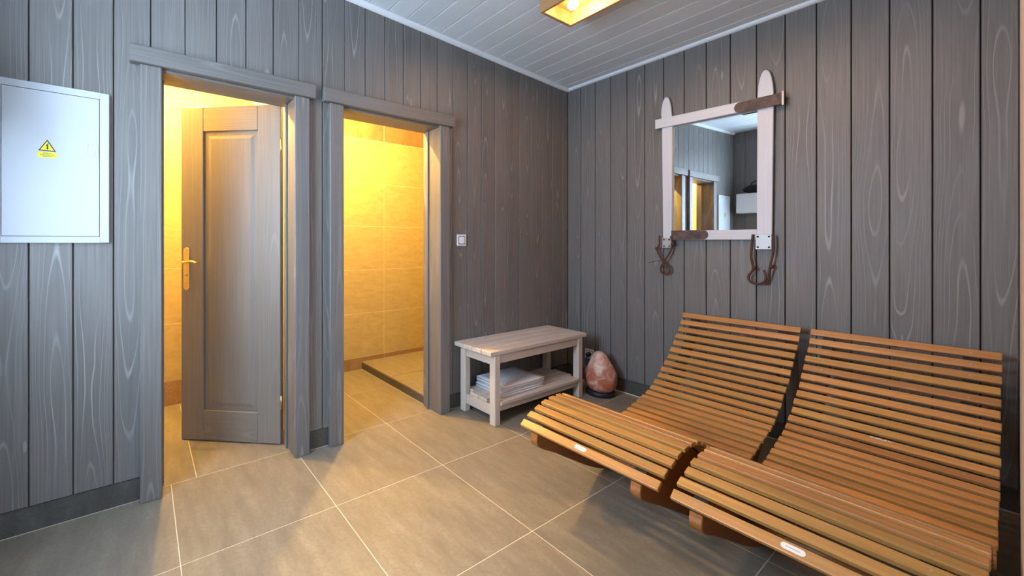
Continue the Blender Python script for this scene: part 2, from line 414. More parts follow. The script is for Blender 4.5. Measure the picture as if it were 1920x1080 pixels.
# relief tiles on the far wall: courses as in the photograph
def wall_tiles(y0, y1, joint, z_list, base_h, base_mat, top_from=None):
    js = [joint + 0.605 * k for k in range(-6, 7)]
    js = [y0] + [j for j in js if y0 + 0.02 < j < y1 - 0.02] + [y1]
    for a, b in zip(js, js[1:]):
        box('skirting_tile', (FAR - 0.008, a + 0.0015, 0.002), (FAR + 0.004, b - 0.0015, base_h - 0.002), base_mat, wf, 0.0008)
        for c, d in zip(z_list, z_list[1:]):
            mat = M_border_tile if (top_from and c >= top_from - 0.01) else M_relief
            box('tile', (FAR - 0.008, a + 0.0022, c + 0.0022), (FAR + (0.002 if mat is M_border_tile else 0.003), b - 0.0022, d - 0.0022), mat, wf, 0.001)
wall_tiles(R2[0], R2[1], -1.196, [0.112, 0.524, 0.935, 1.347, 1.757, 2.17, 2.46], 0.112, M_border_tile, 2.17)
wall_tiles(R1[0], R1[1], -2.80, [0.179, 0.596, 1.0, 1.41, 1.82, 2.23, 2.46], 0.179, M_border_tile)

# ------------------------------------------------------------------ boards of the walls
GAP = 0.0045
def board_poly(a0, a1, zt0, zt1, ops):
    """outline of one upright board in (along, z); ops are (o0, o1, top) cut out of it"""
    z0 = BB
    for (o0, o1, top) in ops:
        if a0 >= o0 and a1 <= o1: return [(a0, top), (a1, top), (a1, zt1), (a0, zt0)]
        if a0 < o0 < a1 and a1 <= o1: return [(a0, z0), (o0, z0), (o0, top), (a1, top), (a1, zt1), (a0, zt0)]
        if o0 <= a0 and a0 < o1 < a1: return [(a0, top), (o1, top), (o1, z0), (a1, z0), (a1, zt1), (a0, zt0)]
    return [(a0, z0), (a1, z0), (a1, zt1), (a0, zt0)]

def place_board(parent, poly, face, rot, pos):
    ca = (min(p[0] for p in poly) + max(p[0] for p in poly)) / 2; cz = 1.3
    me = prism_mesh([(p[0] - ca, p[1] - cz) for p in poly], 0.0, T - 0.001, 0.0022 if len(poly) == 4 else 0.0)
    me.materials.append(M_board)
    return link('board', me, None, parent, pos(ca, cz), rot)

# left wall: boards run along Y; local x = -Y world, local y = into the wall
js = [0.0] + [-0.075 - 0.1379 * k for k in range(0, 28) if -0.075 - 0.1379 * k > BACK + 0.03] + [BACK]
ops_l = [(-o[1] - 0.025, -o[0] + 0.025, o[2] + 0.03) for o in OP]
for a, b in zip(js, js[1:]):
    s0, s1 = -a + GAP / 2, -b - GAP / 2
    poly = board_poly(s0, s1, ceil_z(-s0) - 0.002, ceil_z(-s1) - 0.002, ops_l)
    # local (x, y, z) -> world (-y, -x, z): rotate by -90 deg about Z, board thickness ends at X = 0
    place_board(wl, poly, 0, (0, 0, -pi / 2), lambda ca, cz: (-T + 0.001, -ca, cz))
# mirror wall: boards run along X, thickness from Y=0 backwards
js = [0.0] + [-0.005 + 0.1365 * k for k in range(1, 17)] + [RX]
for a, b in zip(js, js[1:]):
    poly = board_poly(a + GAP / 2, b - GAP / 2, CZ - 0.002, CZ - 0.002, [])
    place_board(wr, poly, 0, (0, 0, 0), lambda ca, cz: (ca, 0.0, cz))
# back wall
js = [0.0] + [0.1365 * k for k in range(1, 24)] + [HX]
zb = ceil_z(BACK) - 0.002
for a, b in zip(js, js[1:]):
    s0, s1 = a + GAP / 2, b - GAP / 2
    if s1 <= WIN[0] or s0 >= WIN[1]: pl = [[(s0, BB), (s1, BB), (s1, zb), (s0, zb)]]
    elif s0 >= WIN[0] and s1 <= WIN[1]: pl = [[(s0, BB), (s1, BB), (s1, WIN[2]), (s0, WIN[2])], [(s0, WIN[3]), (s1, WIN[3]), (s1, zb), (s0, zb)]]
    elif s0 < WIN[0]: pl = [[(s0, BB), (s1, BB), (s1, WIN[2]), (WIN[0], WIN[2]), (WIN[0], WIN[3]), (s1, WIN[3]), (s1, zb), (s0, zb)]]
    else: pl = [[(s0, BB), (s1, BB), (s1, zb), (s0, zb), (s0, WIN[3]), (WIN[1], WIN[3]), (WIN[1], WIN[2]), (s0, WIN[2])]]
    for poly in pl: place_board(wb, poly, 0, (0, 0, 0), lambda ca, cz: (ca, BACK - T + 0.001, cz))

# skirting tiles, a little behind the boards
def skirting(name, label, runs):
    o = boxes(name, [r[0] for r in runs], M_grout); tag(o, label, 'skirting', kind='structure')
    for _, tiles in runs:
        for lo, hi in tiles: box('tile', lo, hi, M_base_tile, o, 0.0008)
    return o
def runs_left(segs):
    out = []
    for y0, y1 in segs:
        cuts = [y0] + [y for y in ys if y0 + 0.03 < y < y1 - 0.03] + [y1]
        out.append((((-T - 0.02, y0, 0.0), (-0.0075, y1, 0.006)), [((-T - 0.005, a + 0.001, 0.004), (-0.005, b - 0.001, BB - 0.003)) for a, b in zip(cuts, cuts[1:])]))
    return out
skirting('baseboard_left', 'dark stone skirting tiles under the left board wall', runs_left([(BACK, -3.14), (-2.38, -2.235), (-1.37, 0.0)]))
cuts = [0.0, 0.54, 1.147, 1.747, RX]
skirting('baseboard_mirror', 'dark stone skirting tiles under the mirror wall', [(((0, 0.004, 0), (RX, 0.03, 0.006)), [((a + 0.001, 0.005, 0.004), (b - 0.001, 0.02, BB - 0.003)) for a, b in zip(cuts, cuts[1:])])])
cuts = [0.0, 0.54, 1.147, 1.747, 2.351, 2.955, HX]
skirting('baseboard_back', 'dark stone skirting tiles under the back wall', [(((0, BACK - T - 0.02, 0), (HX, BACK - 0.0075, 0.006)), [((a + 0.001, BACK - T - 0.005, 0.004), (b - 0.001, BACK - 0.005, BB - 0.003)) for a, b in zip(cuts, cuts[1:])])])

# ------------------------------------------------------------------ ceiling
ANG = math.atan(CS)
ce = boxes('ceiling', [((-0.1, BACK - 0.1, 0.012), (HX + 0.1, 0.1, 0.12))], M_ceilback)
ce.location = (0, 0, CZ); ce.rotation_euler = (ANG, 0, 0)
tag(ce, 'whitewashed board ceiling sloping down to the mirror wall', 'ceiling', kind='structure')
cy = [0.0, -0.082] + [-0.082 - 0.1368 * k for k in range(1, 28) if -0.082 - 0.1368 * k > BACK + 0.04] + [BACK - 0.02]
for a, b in zip(cy, cy[1:]):
    box('board', (0.0, b + 0.0022, 0.0), (HX, a - 0.0022, 0.0115), M_ceil, ce, 0.0025)
def quarter(name, length, r, label):
    prof = [(0, 0), (r, 0)] + [(r * cos(t), -r * sin(t)) for t in (0.3, 0.6, 0.9, 1.2)] + [(0, -r)]
    me = prism_mesh(prof, 0, length, 0.0, 'yz'); me.materials.append(M_white)
    o = link(name, me); tag(o, label, 'trim', kind='structure'); return o
t1 = quarter('trim_1', HX, 0.022, 'white cove strip along ceiling above the mirror wall')
t1.matrix_world = Matrix.Translation((0, 0, CZ)) @ Matrix.Scale(-1, 4, (0, 1, 0))
t2 = quarter('trim_2', -BACK, 0.026, 'white cove strip along ceiling above the left wall')
t2.matrix_world = Matrix.Translation((0, 0, CZ)) @ Matrix.Rotation(ANG, 4, 'X') @ Matrix.Rotation(-pi / 2, 4, 'Z')

# ------------------------------------------------------------------ window in the back wall (daylight)
wn = empty('window_1', ((WIN[0] + WIN[1]) / 2, BACK, WIN[2])); tag(wn, 'white framed window in the wall behind the camera', 'window', kind='structure')
ww, wh = WIN[1] - WIN[0], WIN[3] - WIN[2]
for sgn in (-1, 1): box('frame_side', (sgn * ww / 2 - 0.03, -0.09, 0), (sgn * ww / 2 + 0.03, 0.012, wh), M_white, wn, 0.003)
box('frame_top', (-ww / 2 + 0.03, -0.09, wh - 0.06), (ww / 2 - 0.03, 0.012, wh), M_white, wn, 0.003)
box('sill', (-ww / 2 - 0.05, -0.09, -0.03), (ww / 2 + 0.05, 0.05, 0.0), M_white, wn, 0.003)
box('mullion', (-0.02, -0.08, 0.0), (0.02, -0.01, wh - 0.06), M_white, wn, 0.003)
for sgn in (-1, 1):
    a, b = sorted((sgn * 0.02, sgn * (ww / 2 - 0.03)))
    box('pane', (a, -0.075, 0.0), (b, -0.069, wh - 0.06), M_sky, wn)

d2 = empty('hall_fill_window', (HX, (GD[0] + GD[1]) / 2, GD[2])); tag(d2, 'added white framed glazed door at the unseen end of the hall, for daylight fill', 'window', kind='structure')  # glazed door added out of view to send daylight onto the left wall
gw, gh = (GD[1] - GD[0]) / 2, GD[3] - GD[2]
for sgn in (-1, 1): box('frame_side', (-0.01, sgn * gw - 0.04, 0), (0.08, sgn * gw + 0.04, gh), M_white, d2, 0.003)
box('frame_top', (-0.01, -gw + 0.04, gh - 0.08), (0.08, gw - 0.04, gh), M_white, d2, 0.003)
box('frame_bottom', (-0.01, -gw + 0.04, 0), (0.08, gw - 0.04, 0.1), M_white, d2, 0.003)
box('mullion', (0.0, -0.03, 0.1), (0.07, 0.03, gh - 0.08), M_white, d2, 0.003)
for sgn in (-1, 1):
    a, b = sorted((sgn * 0.03, sgn * (gw - 0.04)))
    box('pane', (0.04, a, 0.1), (0.046, b, gh - 0.08), M_hall_fill, d2)

# ------------------------------------------------------------------ doorways
def doorway(name, op, label, head):
    y0, y1, top = op
    e = empty(name, (0, (y0 + y1) / 2, 0)); tag(e, label, 'door casing', kind='structure')
    m = (y0 + y1) / 2; A, B = y0 - m, y1 - m
    lx = 0.032
    box('casing', (0.0, A - 0.086, 0.0), (lx, A, top + 0.012), M_casing_v, e, 0.004)
    box('casing', (0.0, B, 0.0), (lx, B + 0.084, top + 0.012), M_casing_v, e, 0.004)
    box('head_casing', (0.0, head[0] - m, top + 0.0125), (0.046, head[1] - m, 2.075), M_casing_h, e, 0.003)
    jx0 = WT - 0.02
    box('jamb', (jx0, A - 0.012, 0.0), (0.008, A + 0.0, top), M_casing_v, e, 0.002)
    box('jamb', (jx0, B - 0.0, 0.0), (0.008, B + 0.012, top), M_casing_v, e, 0.002)
    box('head_jamb', (jx0, A - 0.012, top), (0.008, B + 0.012, top + 0.012), M_casing_h, e, 0.002)
    for yy in (A, B):   # door stop
        a, b = (yy, yy + 0.012) if yy == A else (yy - 0.012, yy)
        box('door_stop', (-0.125, a, 0.0), (-0.105, b, top - 0.001), M_casing_v, e, 0.002)
    return e
doorway('trim_3', OP[0], 'grey wooden casing around the doorway with the open door', (-3.19, -2.335))
doorway('trim_4', OP[1], 'grey wooden casing around the doorway to the shower room', (-2.288, -1.334))

# open door leaf: hinge on the right jamb, swung into the first room
d1 = empty('door_1', (-0.178, -2.461, 0.0), math.atan2(-0.475, -0.405))
tag(d1, 'half open grey panelled wooden door with brass handle', 'door', kind='structure')
LW, LH, LT = 0.624, 1.998, 0.04
# local x from hinge to free edge, local y: positive is the face turned to the camera
z0 = 0.006
box('stile', (0.002, -LT / 2, z0), (0.142, LT / 2, LH), M_leaf_v, d1, 0.0025)
box('stile', (0.484, -LT / 2, z0), (LW, LT / 2, LH), M_leaf_v, d1, 0.0025)
box('rail', (0.1425, -LT / 2, 1.851), (0.4835, LT / 2, LH), M_leaf_h, d1, 0.0025)
box('rail', (0.1425, -LT / 2, z0), (0.4835, LT / 2, 0.186), M_leaf_h, d1, 0.0025)
# raised field panel
bm = bmesh.new()
def ring(x0_, x1_, za, zb_, y): return [bm.verts.new(p) for p in ((x0_, y, za), (x1_, y, za), (x1_, y, zb_), (x0_, y, zb_))]
for sg in (1, -1):
    r1 = ring(0.1425, 0.4835, 0.186, 1.851, sg * 0.006); r2 = ring(0.168, 0.458, 0.212, 1.826, sg * 0.007); r3 = ring(0.188, 0.438, 0.232, 1.806, sg * 0.014)
    for A, B in ((r1, r2), (r2, r3)):
        for k in range(4): bm.faces.new((A[k], A[(k+1) % 4], B[(k+1) % 4], B[k]))
    bm.faces.new(r3)
link('panel', finish(bm, 'panel'), M_leaf_v, d1)
for sg in (1, -1):
    hy = sg * LT / 2
    prof = [(0.019 * cos(t), 0.109 + 0.019 * sin(t)) for t in [pi * k / 8 for k in range(9)]] + [(-0.019 * cos(t), -0.109 - 0.019 * sin(t)) for t in [pi * k / 8 for k in range(9)]]
    me = prism_mesh(prof, 0.0, sg * 0.006, 0.0015); me.materials.append(M_brass)
    pl_ = link('handle_plate', me, None, d1, (0.588, hy, 1.03))
    lv = [(0, 0.0, 0.04), (0, sg * 0.03, 0.04), (-0.006, sg * 0.044, 0.04), (-0.03, sg * 0.048, 0.041), (-0.06, sg * 0.047, 0.046), (-0.085, sg * 0.046, 0.038), (-0.098, sg * 0.045, 0.04)]
    link('lever', tube_mesh(spline(lv, 5), [0.009 - 0.0035 * k / 30 for k in range(31)], 8), M_brass, pl_)
    kh = lathe_mesh([(0.001, 0), (0.008, 0.0), (0.008, 0.003), (0.004, 0.004), (0.001, 0.0035)], 14)
    link('keyhole', kh, M_steel, pl_, (0, sg * 0.006, -0.037), (-sg * pi / 2, 0, 0))
    for zz in (0.105, -0.105, 0.085, -0.085):
        link('screw', lathe_mesh([(0.0005, 0), (0.0035, 0), (0.003, 0.0015), (0.0005, 0.002)], 10), M_steel, pl_, (0, sg * 0.006, zz), (-sg * pi / 2, 0, 0))
for zz in (0.25, 1.75):
    link('hinge', lathe_mesh([(0.0005, -0.04), (0.006, -0.04), (0.006, 0.04), (0.0005, 0.04)], 10), M_brass, d1, (-0.004, LT / 2, zz))

# lamps of the two side rooms (small ceiling globes)
def room_lamp(x, y, label):
    e = empty('ceiling_globe_lamp', (x, y, 2.46)); tag(e, label, 'lamp', 'globe lamps of the side rooms')
    link('base', lathe_mesh([(0.001, 0), (0.05, 0), (0.05, -0.012), (0.03, -0.018), (0.001, -0.018)], 24), M_white, e)
    link('bulb', lathe_mesh([(0.001, -0.018), (0.018, -0.02), (0.03, -0.035), (0.034, -0.05), (0.03, -0.066), (0.018, -0.08), (0.001, -0.084)], 20), M_bulb, e)
    ld = bpy.data.lights.new('bulb_light', 'POINT'); ld.energy = ROOM_LAMP_W; ld.color = WARM; ld.shadow_soft_size = 0.02
    lo = bpy.data.objects.new('bulb_light', ld); COL.objects.link(lo); lo.parent = e; lo.location = (0, 0, -0.125)
room_lamp(-0.62, -3.005, 'small glowing globe on ceiling of the room behind the open door')
room_lamp(-0.45, -1.77, 'small glowing globe on ceiling of the shower room')

# ------------------------------------------------------------------ wooden box lamp on the main ceiling
lb = empty('box_ceiling_lamp', (0.73, -1.127, 2.50)); tag(lb, 'wooden box ceiling lamp with glowing bulbs', 'lamp')
LL = 0.82
bz = 0.128
box('side_board', (0.0, -0.139, 0.0), (LL, -0.119, bz), M_lampwood, lb, 0.002)
box('side_board', (0.0, 0.119, 0.0), (LL, 0.139, bz - 0.014), M_lampwood, lb, 0.002)
box('end_board', (0.0, -0.1185, 0.0), (0.02, 0.1185, bz - 0.012), M_lampwood, lb, 0.002)
box('end_board', (LL - 0.02, -0.1185, 0.0), (LL, 0.1185, bz - 0.012), M_lampwood, lb, 0.002)
M_inner = plain('amber_lamp_lining', lin(226, 150, 84), 0.6)
box('lining', (0.0205, -0.1185, 0.075), (LL - 0.0205, 0.1185, 0.085), M_inner, lb)
for xx in (0.12, 0.41, 0.70):
    link('bulb', lathe_mesh([(0.001, 0.075), (0.014, 0.074), (0.016, 0.06), (0.028, 0.045), (0.03, 0.03), (0.02, 0.016), (0.001, 0.01)], 20), M_bulb, lb, (xx, 0, 0))
    ld = bpy.data.lights.new('bulb_light', 'POINT'); ld.energy = MAIN_LAMP_W; ld.color = (1.0, 0.64, 0.36); ld.shadow_soft_size = 0.03
    lo = bpy.data.objects.new('bulb_light', ld); COL.objects.link(lo); lo.parent = lb; lo.location = (xx + 0.045, 0.0, 0.03)

# ------------------------------------------------------------------ electrical cabinet on the left wall
ec = empty('electrical_cabinet', (0, -3.447, 1.51)); tag(ec, 'white electrical cabinet with yellow warning sticker on the left wall', 'cabinet')
yL, yR, zB, zT = -0.186, 0.186, -0.326, 0.326
fr = 0.018
box('frame_side', (0, yL, zB), (fr, yL + 0.033, zT), M_panelwhite, ec, 0.002)
box('frame_side', (0, yR - 0.033, zB), (fr, yR, zT), M_panelwhite, ec, 0.002)
box('frame_rail', (0, yL + 0.033, zT - 0.028), (fr, yR - 0.033, zT), M_panelwhite, ec, 0.0)
box('frame_rail', (0, yL + 0.033, zB), (fr, yR - 0.033, zB + 0.026), M_panelwhite, ec, 0.0)
box('seam', (0, yL + 0.033, zB + 0.026), (0.008, yR - 0.033, zT - 0.028), M_gap, ec)
dr = box('door', (0.009, yL + 0.035, zB + 0.028), (0.0175, yR - 0.035, zT - 0.030), M_panelwhite, ec, 0.001)
dz = 0.001   # door centre offset in z
box('latch_seam', (0.0040, 0.1125, 0.0435), (0.0046, 0.1495, 0.0995), M_steel, dr)
la = box('latch', (0.0043, 0.114, 0.045), (0.0056, 0.148, 0.098), M_panelwhite, dr, 0.0006)
box('latch_catch', (0.0006, 0.006, -0.022), (0.0018, 0.0085, -0.002), M_steel, la)
def flat_yz(name, poly, x, mat, parent, loc):
    me = prism_mesh(poly, 0.0, 0.0006, 0.0, 'yz'); me.materials.append(mat); return link(name, me, None, parent, (x, loc[0], loc[1]))
ST = (-0.0165, 0.05)       # sticker place on the door
tri = lambda s: [(-s, -s * 0.577), (s, -s * 0.577), (0, s * 1.155)]
stk = flat_yz('warning_triangle', tri(0.0275), 0.0043, M_ink, dr, (ST[0], ST[1] + 0.0175))
flat_yz('triangle_field', tri(0.0215), 0.0006, M_yellow, stk, (0, 0))
flat_yz('lightning_bolt', [(0.002, 0.017), (-0.006, 0.004), (-0.0005, 0.005), (-0.0015, -0.003), (-0.0045, -0.002), (0.001, -0.0105), (0.0045, -0.001), (0.0015, -0.002), (0.0045, 0.0085), (0.0, 0.008), (0.0055, 0.0155)], 0.0012, M_ink, stk, (0, 0))
pl2 = flat_yz('warning_plate', [(-0.029, -0.012), (0.029, -0.012), (0.029, 0.010), (-0.029, 0.010)], 0.0043, M_yellow, dr, (ST[0], ST[1] - 0.0125))
for txt, zz, sz in (('POZOR', 0.0052, 0.0072), ('ELEKTRICKÉ', -0.0012, 0.0078), ('ZAŘÍZENÍ', -0.0077, 0.0066)):
    me = text_mesh(txt, sz); me.materials.append(M_ink)
    link('lettering', me, None, pl2, (0.0008, 0, zz), (pi / 2, 0, pi / 2))

# light switch on the left wall
sw = empty('light_switch', (0, -1.240, 1.205)); tag(sw, 'small white square light switch right of shower doorway', 'switch')
box('frame', (0, -0.042, -0.041), (0.009, 0.042, 0.041), M_white, sw, 0.002)
box('gap', (0.0085, -0.030, -0.030), (0.0096, 0.030, 0.030), M_gap, sw)
box('rocker', (0.009, -0.024, -0.0255), (0.014, 0.024, 0.0255), M_white, sw, 0.0015)

# socket on the mirror wall
so = empty('wall_socket', (0.220, 0, 0.242)); tag(so, 'small white square wall socket above the salt lamp', 'socket')
box('frame', (-0.041, -0.009, -0.041), (0.041, 0.0, 0.041), M_white, so, 0.002)
box('gap', (-0.031, -0.0096, -0.031), (0.031, -0.0085, 0.031), M_gap, so)
box('insert', (-0.027, -0.0105, -0.027), (0.027, -0.009, 0.027), M_white, so, 0.0015)
link('socket_well', lathe_mesh([(0.001, 0), (0.02, 0), (0.02, 0.0015), (0.017, 0.0015), (0.001, 0.0008)], 24), M_gap, so, (0, -0.0105, 0), (pi / 2, 0, 0))

# ------------------------------------------------------------------ salt lamp
sl = empty('salt_lamp', (0.425, -0.172, 0)); tag(sl, 'pink orange rock salt lamp standing on the floor in the corner', 'lamp')
link('base', lathe_mesh([(0.001, 0), (0.100, 0), (0.106, 0.008), (0.106, 0.028), (0.100, 0.036), (0.001, 0.036)], 32), M_base, sl)
bm = bmesh.new(); bmesh.ops.create_icosphere(bm, subdivisions=4, radius=1.0)
rr = random.Random(3)
planes = [(Vector((rr.uniform(-1, 1), rr.uniform(-1, 1), rr.uniform(-0.6, 0.9))).normalized(), rr.uniform(0.86, 0.97)) for _ in range(26)]
for v in bm.verts:
    p = v.co.copy()
    for n_, d_ in planes:
        e_ = p.dot(n_) - d_
        if e_ > 0: p -= n_ * e_ * 0.92
    t = max(0.0, min(1.0, (p.z + 1) / 2))
    rad = [(0, 0.078), (0.06, 0.100), (0.2, 0.119), (0.34, 0.124), (0.5, 0.116), (0.66, 0.098), (0.8, 0.076), (0.92, 0.052), (0.98, 0.032), (1.0, 0.018)]
    for (ta, ra), (tb, rb) in zip(rad, rad[1:]):
        if ta <= t <= tb: w = ra + (rb - ra) * (t - ta) / (tb - ta); break
    hor = sqrt(p.x ** 2 + p.y ** 2); q0 = sqrt(max(1e-6, 1 - (2 * t - 1) ** 2))
    k_ = w / max(q0, 0.12)
    p.x *= k_; p.y *= k_ * 0.92; p.z = 0.034 + 0.298 * t
    p.x += -0.012 * (t - 0.3)
    v.co = p
link('salt_rock', finish(bm, 'salt_rock', True), M_salt, sl)
cp = [(-0.205, 0.128, 0.240), (-0.203, 0.118, 0.200), (-0.195, 0.125, 0.12), (-0.18, 0.12, 0.04), (-0.165, 0.10, 0.006), (-0.13, 0.05, 0.005), (-0.09, 0.02, 0.012)]
link('power_cord', tube_mesh(spline(cp, 6), 0.0035, 8), M_black, sl)
link('plug', lathe_mesh([(0.001, 0), (0.016, 0), (0.018, 0.012), (0.015, 0.03), (0.001, 0.034)], 18), M_black, sl, (-0.205, 0.1605, 0.242), (pi / 2, 0, 0))

# ------------------------------------------------------------------ bench
BX0, BX1, BY0, BY1, BT = 0.002, 0.378, -1.308, -0.280, 0.485
bn = empty('slatted_bench', (0, 0, 0)); bn.location = (0.2, -0.8, 0)
tag(bn, 'pale limed wood bench with lower shelf against the left wall', 'bench')
def bb(name, lo, hi, mat, bev=0.004): return box(name, [lo[i] - bn.location[i] for i in range(3)], [hi[i] - bn.location[i] for i in range(3)], mat, bn, bev, 1)
wpl = (BX1 - BX0) / 4
for k in range(4): bb('top_plank', (BX0 + k * wpl + 0.002, BY0, BT - 0.03), (BX0 + (k + 1) * wpl - 0.002, BY1, BT), M_bench_y)
for (x0, x1) in ((0.03, 0.082), (0.325, 0.376)):
    for (y0, y1) in ((-1.272, -1.222), (-0.385, -0.335)): bb('leg', (x0, y0, 0), (x1, y1, BT - 0.0305), M_bench_z)
for y0 in (-1.262, -0.375):
    bb('apron', (0.082, y0, 0.388), (0.325, y0 + 0.03, BT - 0.0305), M_bench_x)
    bb('shelf_rail', (0.082, y0, 0.055), (0.325, y0 + 0.03, 0.1235), M_bench_x)
for x0 in (0.038, 0.342):
    bb('apron', (x0, -1.222, 0.398), (x0 + 0.025, -0.385, BT - 0.0305), M_bench_y)
    bb('shelf_rail', (x0, -1.222, 0.085), (x0 + 0.025, -0.385, 0.1235), M_bench_y)
shx = [0.034, 0.1185, 0.203, 0.2875, 0.384]
for k, (a, b) in enumerate(zip(shx, shx[1:])):
    ya, yb = (-1.2215, -0.3855) if k in (0, 3) else (-1.262, -0.345)
    bb('shelf_plank', (a + 0.002, ya, 0.124), (b - 0.002, yb, 0.150), M_bench_y)

# folded towels on the bench shelf
def towel_mesh(sx, sy, h, seed):
    r = random.Random(seed); bm = bmesh.new()
    n = 10; m = 8
    # folded cloth: rounded fold on the long near side, layered open edge on the other
    prof = []
    for k in range(n + 1):
        t = -pi / 2 + pi * k / n; prof.append((sx / 2 - h / 2 + h / 2 * cos(t), h / 2 + h / 2 * sin(t) * 0.96))
    left = [(-sx / 2 + 0.004, h * 0.98), (-sx / 2, h * 0.80), (-sx / 2 + 0.006, h * 0.55), (-sx / 2 - 0.001, h * 0.38), (-sx / 2 + 0.003, h * 0.03)]
    prof += left
    rings = []
    for j in range(m + 1):
        y = -sy / 2 + sy * j / m
        rings.append([bm.verts.new((x + r.uniform(-0.0012, 0.0012), y + (r.uniform(-0.002, 0.002) if j in (0, m) else 0), max(0.0005, z) + (r.uniform(-0.0004, 0.0004) if 0.1 * h < z < 0.8 * h else 0))) for x, z in prof])
    for A, B in zip(rings, rings[1:]):
        for k in range(len(prof)): bm.faces.new((A[k], A[(k+1) % len(prof)], B[(k+1) % len(prof)], B[k]))
    bm.faces.new(rings[0]); bm.faces.new(rings[-1][::-1])
    return finish(bm, 'towel', True)
order = ['topmost', 'second from top', 'middle', 'second from bottom', 'bottommost']
TH = 0.0146
for k in range(5):
    i = 4 - k
    me = towel_mesh(0.285 + random.uniform(-0.004, 0.004), 0.40 + random.uniform(-0.006, 0.006), TH, k); me.materials.append(M_towel)
    o = link('folded_towel', me, None, None, (0.196 + random.uniform(-0.004, 0.004), -0.945 + random.uniform(-0.006, 0.006), 0.1502 + TH * k), (0, 0, random.uniform(-0.015, 0.015)))
    tag(o, 'folded white towel, %s of the stack on the bench shelf' % order[i], 'towel', 'folded towels on the bench shelf')

# ------------------------------------------------------------------ ski mirror
mr = empty('ski_mirror', (1.13, 0, 1.62)); tag(mr, 'wall mirror framed by white painted old skis with leather straps', 'mirror')
def mloc(x, z): return (x - 1.13, z - 1.62)
def ski_poly(x0t, x1t, x0b, x1b, zb, zs, ztip, lean=0.0):
    """upright ski: square at the bottom, pointed round tip at the top"""
    pts = [(x0b, zb), (x1b, zb), (x1t, zs)]
    c = (x0t + x1t) / 2 + lean; w = (x1t - x0t) / 2
    for k in range(1, 12):
        t = k / 12 * pi; a = cos(t)
        pts.append((c + w * (abs(a) ** 0.9) * (1 if a > 0 else -1), zs + (ztip - zs) * sin(t) ** 0.85))
    pts.append((x0t, zs))
    return [mloc(*p) for p in pts]
def msk(name, poly, y0, y1, mat, bev=0.003, parent=mr):
    me = prism_mesh(poly, y0, y1, bev, 'xz', 2); me.materials.append(mat); return link(name, me, None, parent)
msk('ski', ski_poly(0.817, 0.888, 0.826, 0.884, 1.196, 2.07, 2.235, -0.006), -0.034, -0.016, M_ski)
msk('ski', ski_poly(1.374, 1.452, 1.371, 1.444, 1.21, 2.04, 2.232), -0.034, -0.016, M_ski)
def bar_poly(x0, x1, z0a, z1a, z0b, z1b, round_end=None):
    a = [mloc(x0, z0a), mloc(x1, z0b), mloc(x1, z1b), mloc(x0, z1a)]
    if round_end == 'L':
        c = mloc(x0, (z0a + z1a) / 2); r = (z1a - z0a) / 2
        a = [mloc(x1, z0b), mloc(x1, z1b)] + [(c[0] + r - r * sin(t) * 1.0, c[1] + r * cos(t)) for t in [pi * k / 10 for k in range(11)]]
    if round_end == 'R':
        c = mloc(x1, (z0b + z1b) / 2); r = (z1b - z0b) / 2
        a = [mloc(x0, z1a), mloc(x0, z0a)] + [(c[0] - r + r * sin(t), c[1] - r * cos(t)) for t in [pi * k / 10 for k in range(11)]]
    return a
msk('crossbar', bar_poly(0.778, 1.49, 2.018, 2.086, 2.002, 2.066), -0.050, -0.0345, M_ski_h)
msk('crossbar', bar_poly(0.886, 1.372, 1.207, 1.272, 1.205, 1.268), -0.034, -0.018, M_ski_h)
st1 = msk('leather_strap', bar_poly(1.262, 1.505, 2.001, 2.068, 1.997, 2.066, 'L'), -0.057, -0.0505, M_leather, 0.002); st1['label'] = 'worn brown leather strap on the upper bar'
msk('strap_buckle', bar_poly(1.496, 1.506, 1.990, 2.072, 1.990, 2.072), -0.060, -0.0575, M_steel, 0.001)
st2 = msk('leather_strap', bar_poly(0.884, 1.112, 1.209, 1.274, 1.209, 1.273, 'R'), -0.041, -0.0345, M_leather, 0.002); st2['label'] = 'worn brown leather strap on the lower bar'
box('mirror_glass', (1.378 - 1.13 - 0.497, -0.014, 1.24 - 1.62), (1.40 - 1.13, -0.008, 2.04 - 1.62), M_mirror, mr)
box('mirror_backing', (0.87 - 1.13, -0.0078, 1.235 - 1.62), (1.41 - 1.13, -0.001, 2.05 - 1.62), M_groove, mr)
for (x0, x1, z0_, z1_, nm) in ((0.823, 0.882, 1.150, 1.222, 'a'), (1.366, 1.444, 1.146, 1.236, 'b')):
    p_ = box('metal_plate', (x0 - 1.13, -0.0385, z0_ - 1.62), (x1 - 1.13, -0.0345, z1_ - 1.62), M_steel, mr, 0.001)
    hx, hz = (x1 - x0) / 2 - 0.012, (z1_ - z0_) / 2 - 0.013
    for sx_ in (-1, 1):
        for sz_ in (-1, 1):
            link('rivet', lathe_mesh([(0.0005, 0), (0.006, 0), (0.005, 0.002), (0.0005, 0.0025)], 12), M_gap, p_, (sx_ * hx, -0.002, sz_ * hz), (pi / 2, 0, 0))
def rope(pts, r=0.0065, parent=mr, name='leather_cord'):
    q_ = [(p[0] - 1.13, p[1], p[2] - 1.62) for p in pts]
    return link(name, tube_mesh(spline(q_, 6), r, 8), M_rope, parent)
Y_ = -0.046
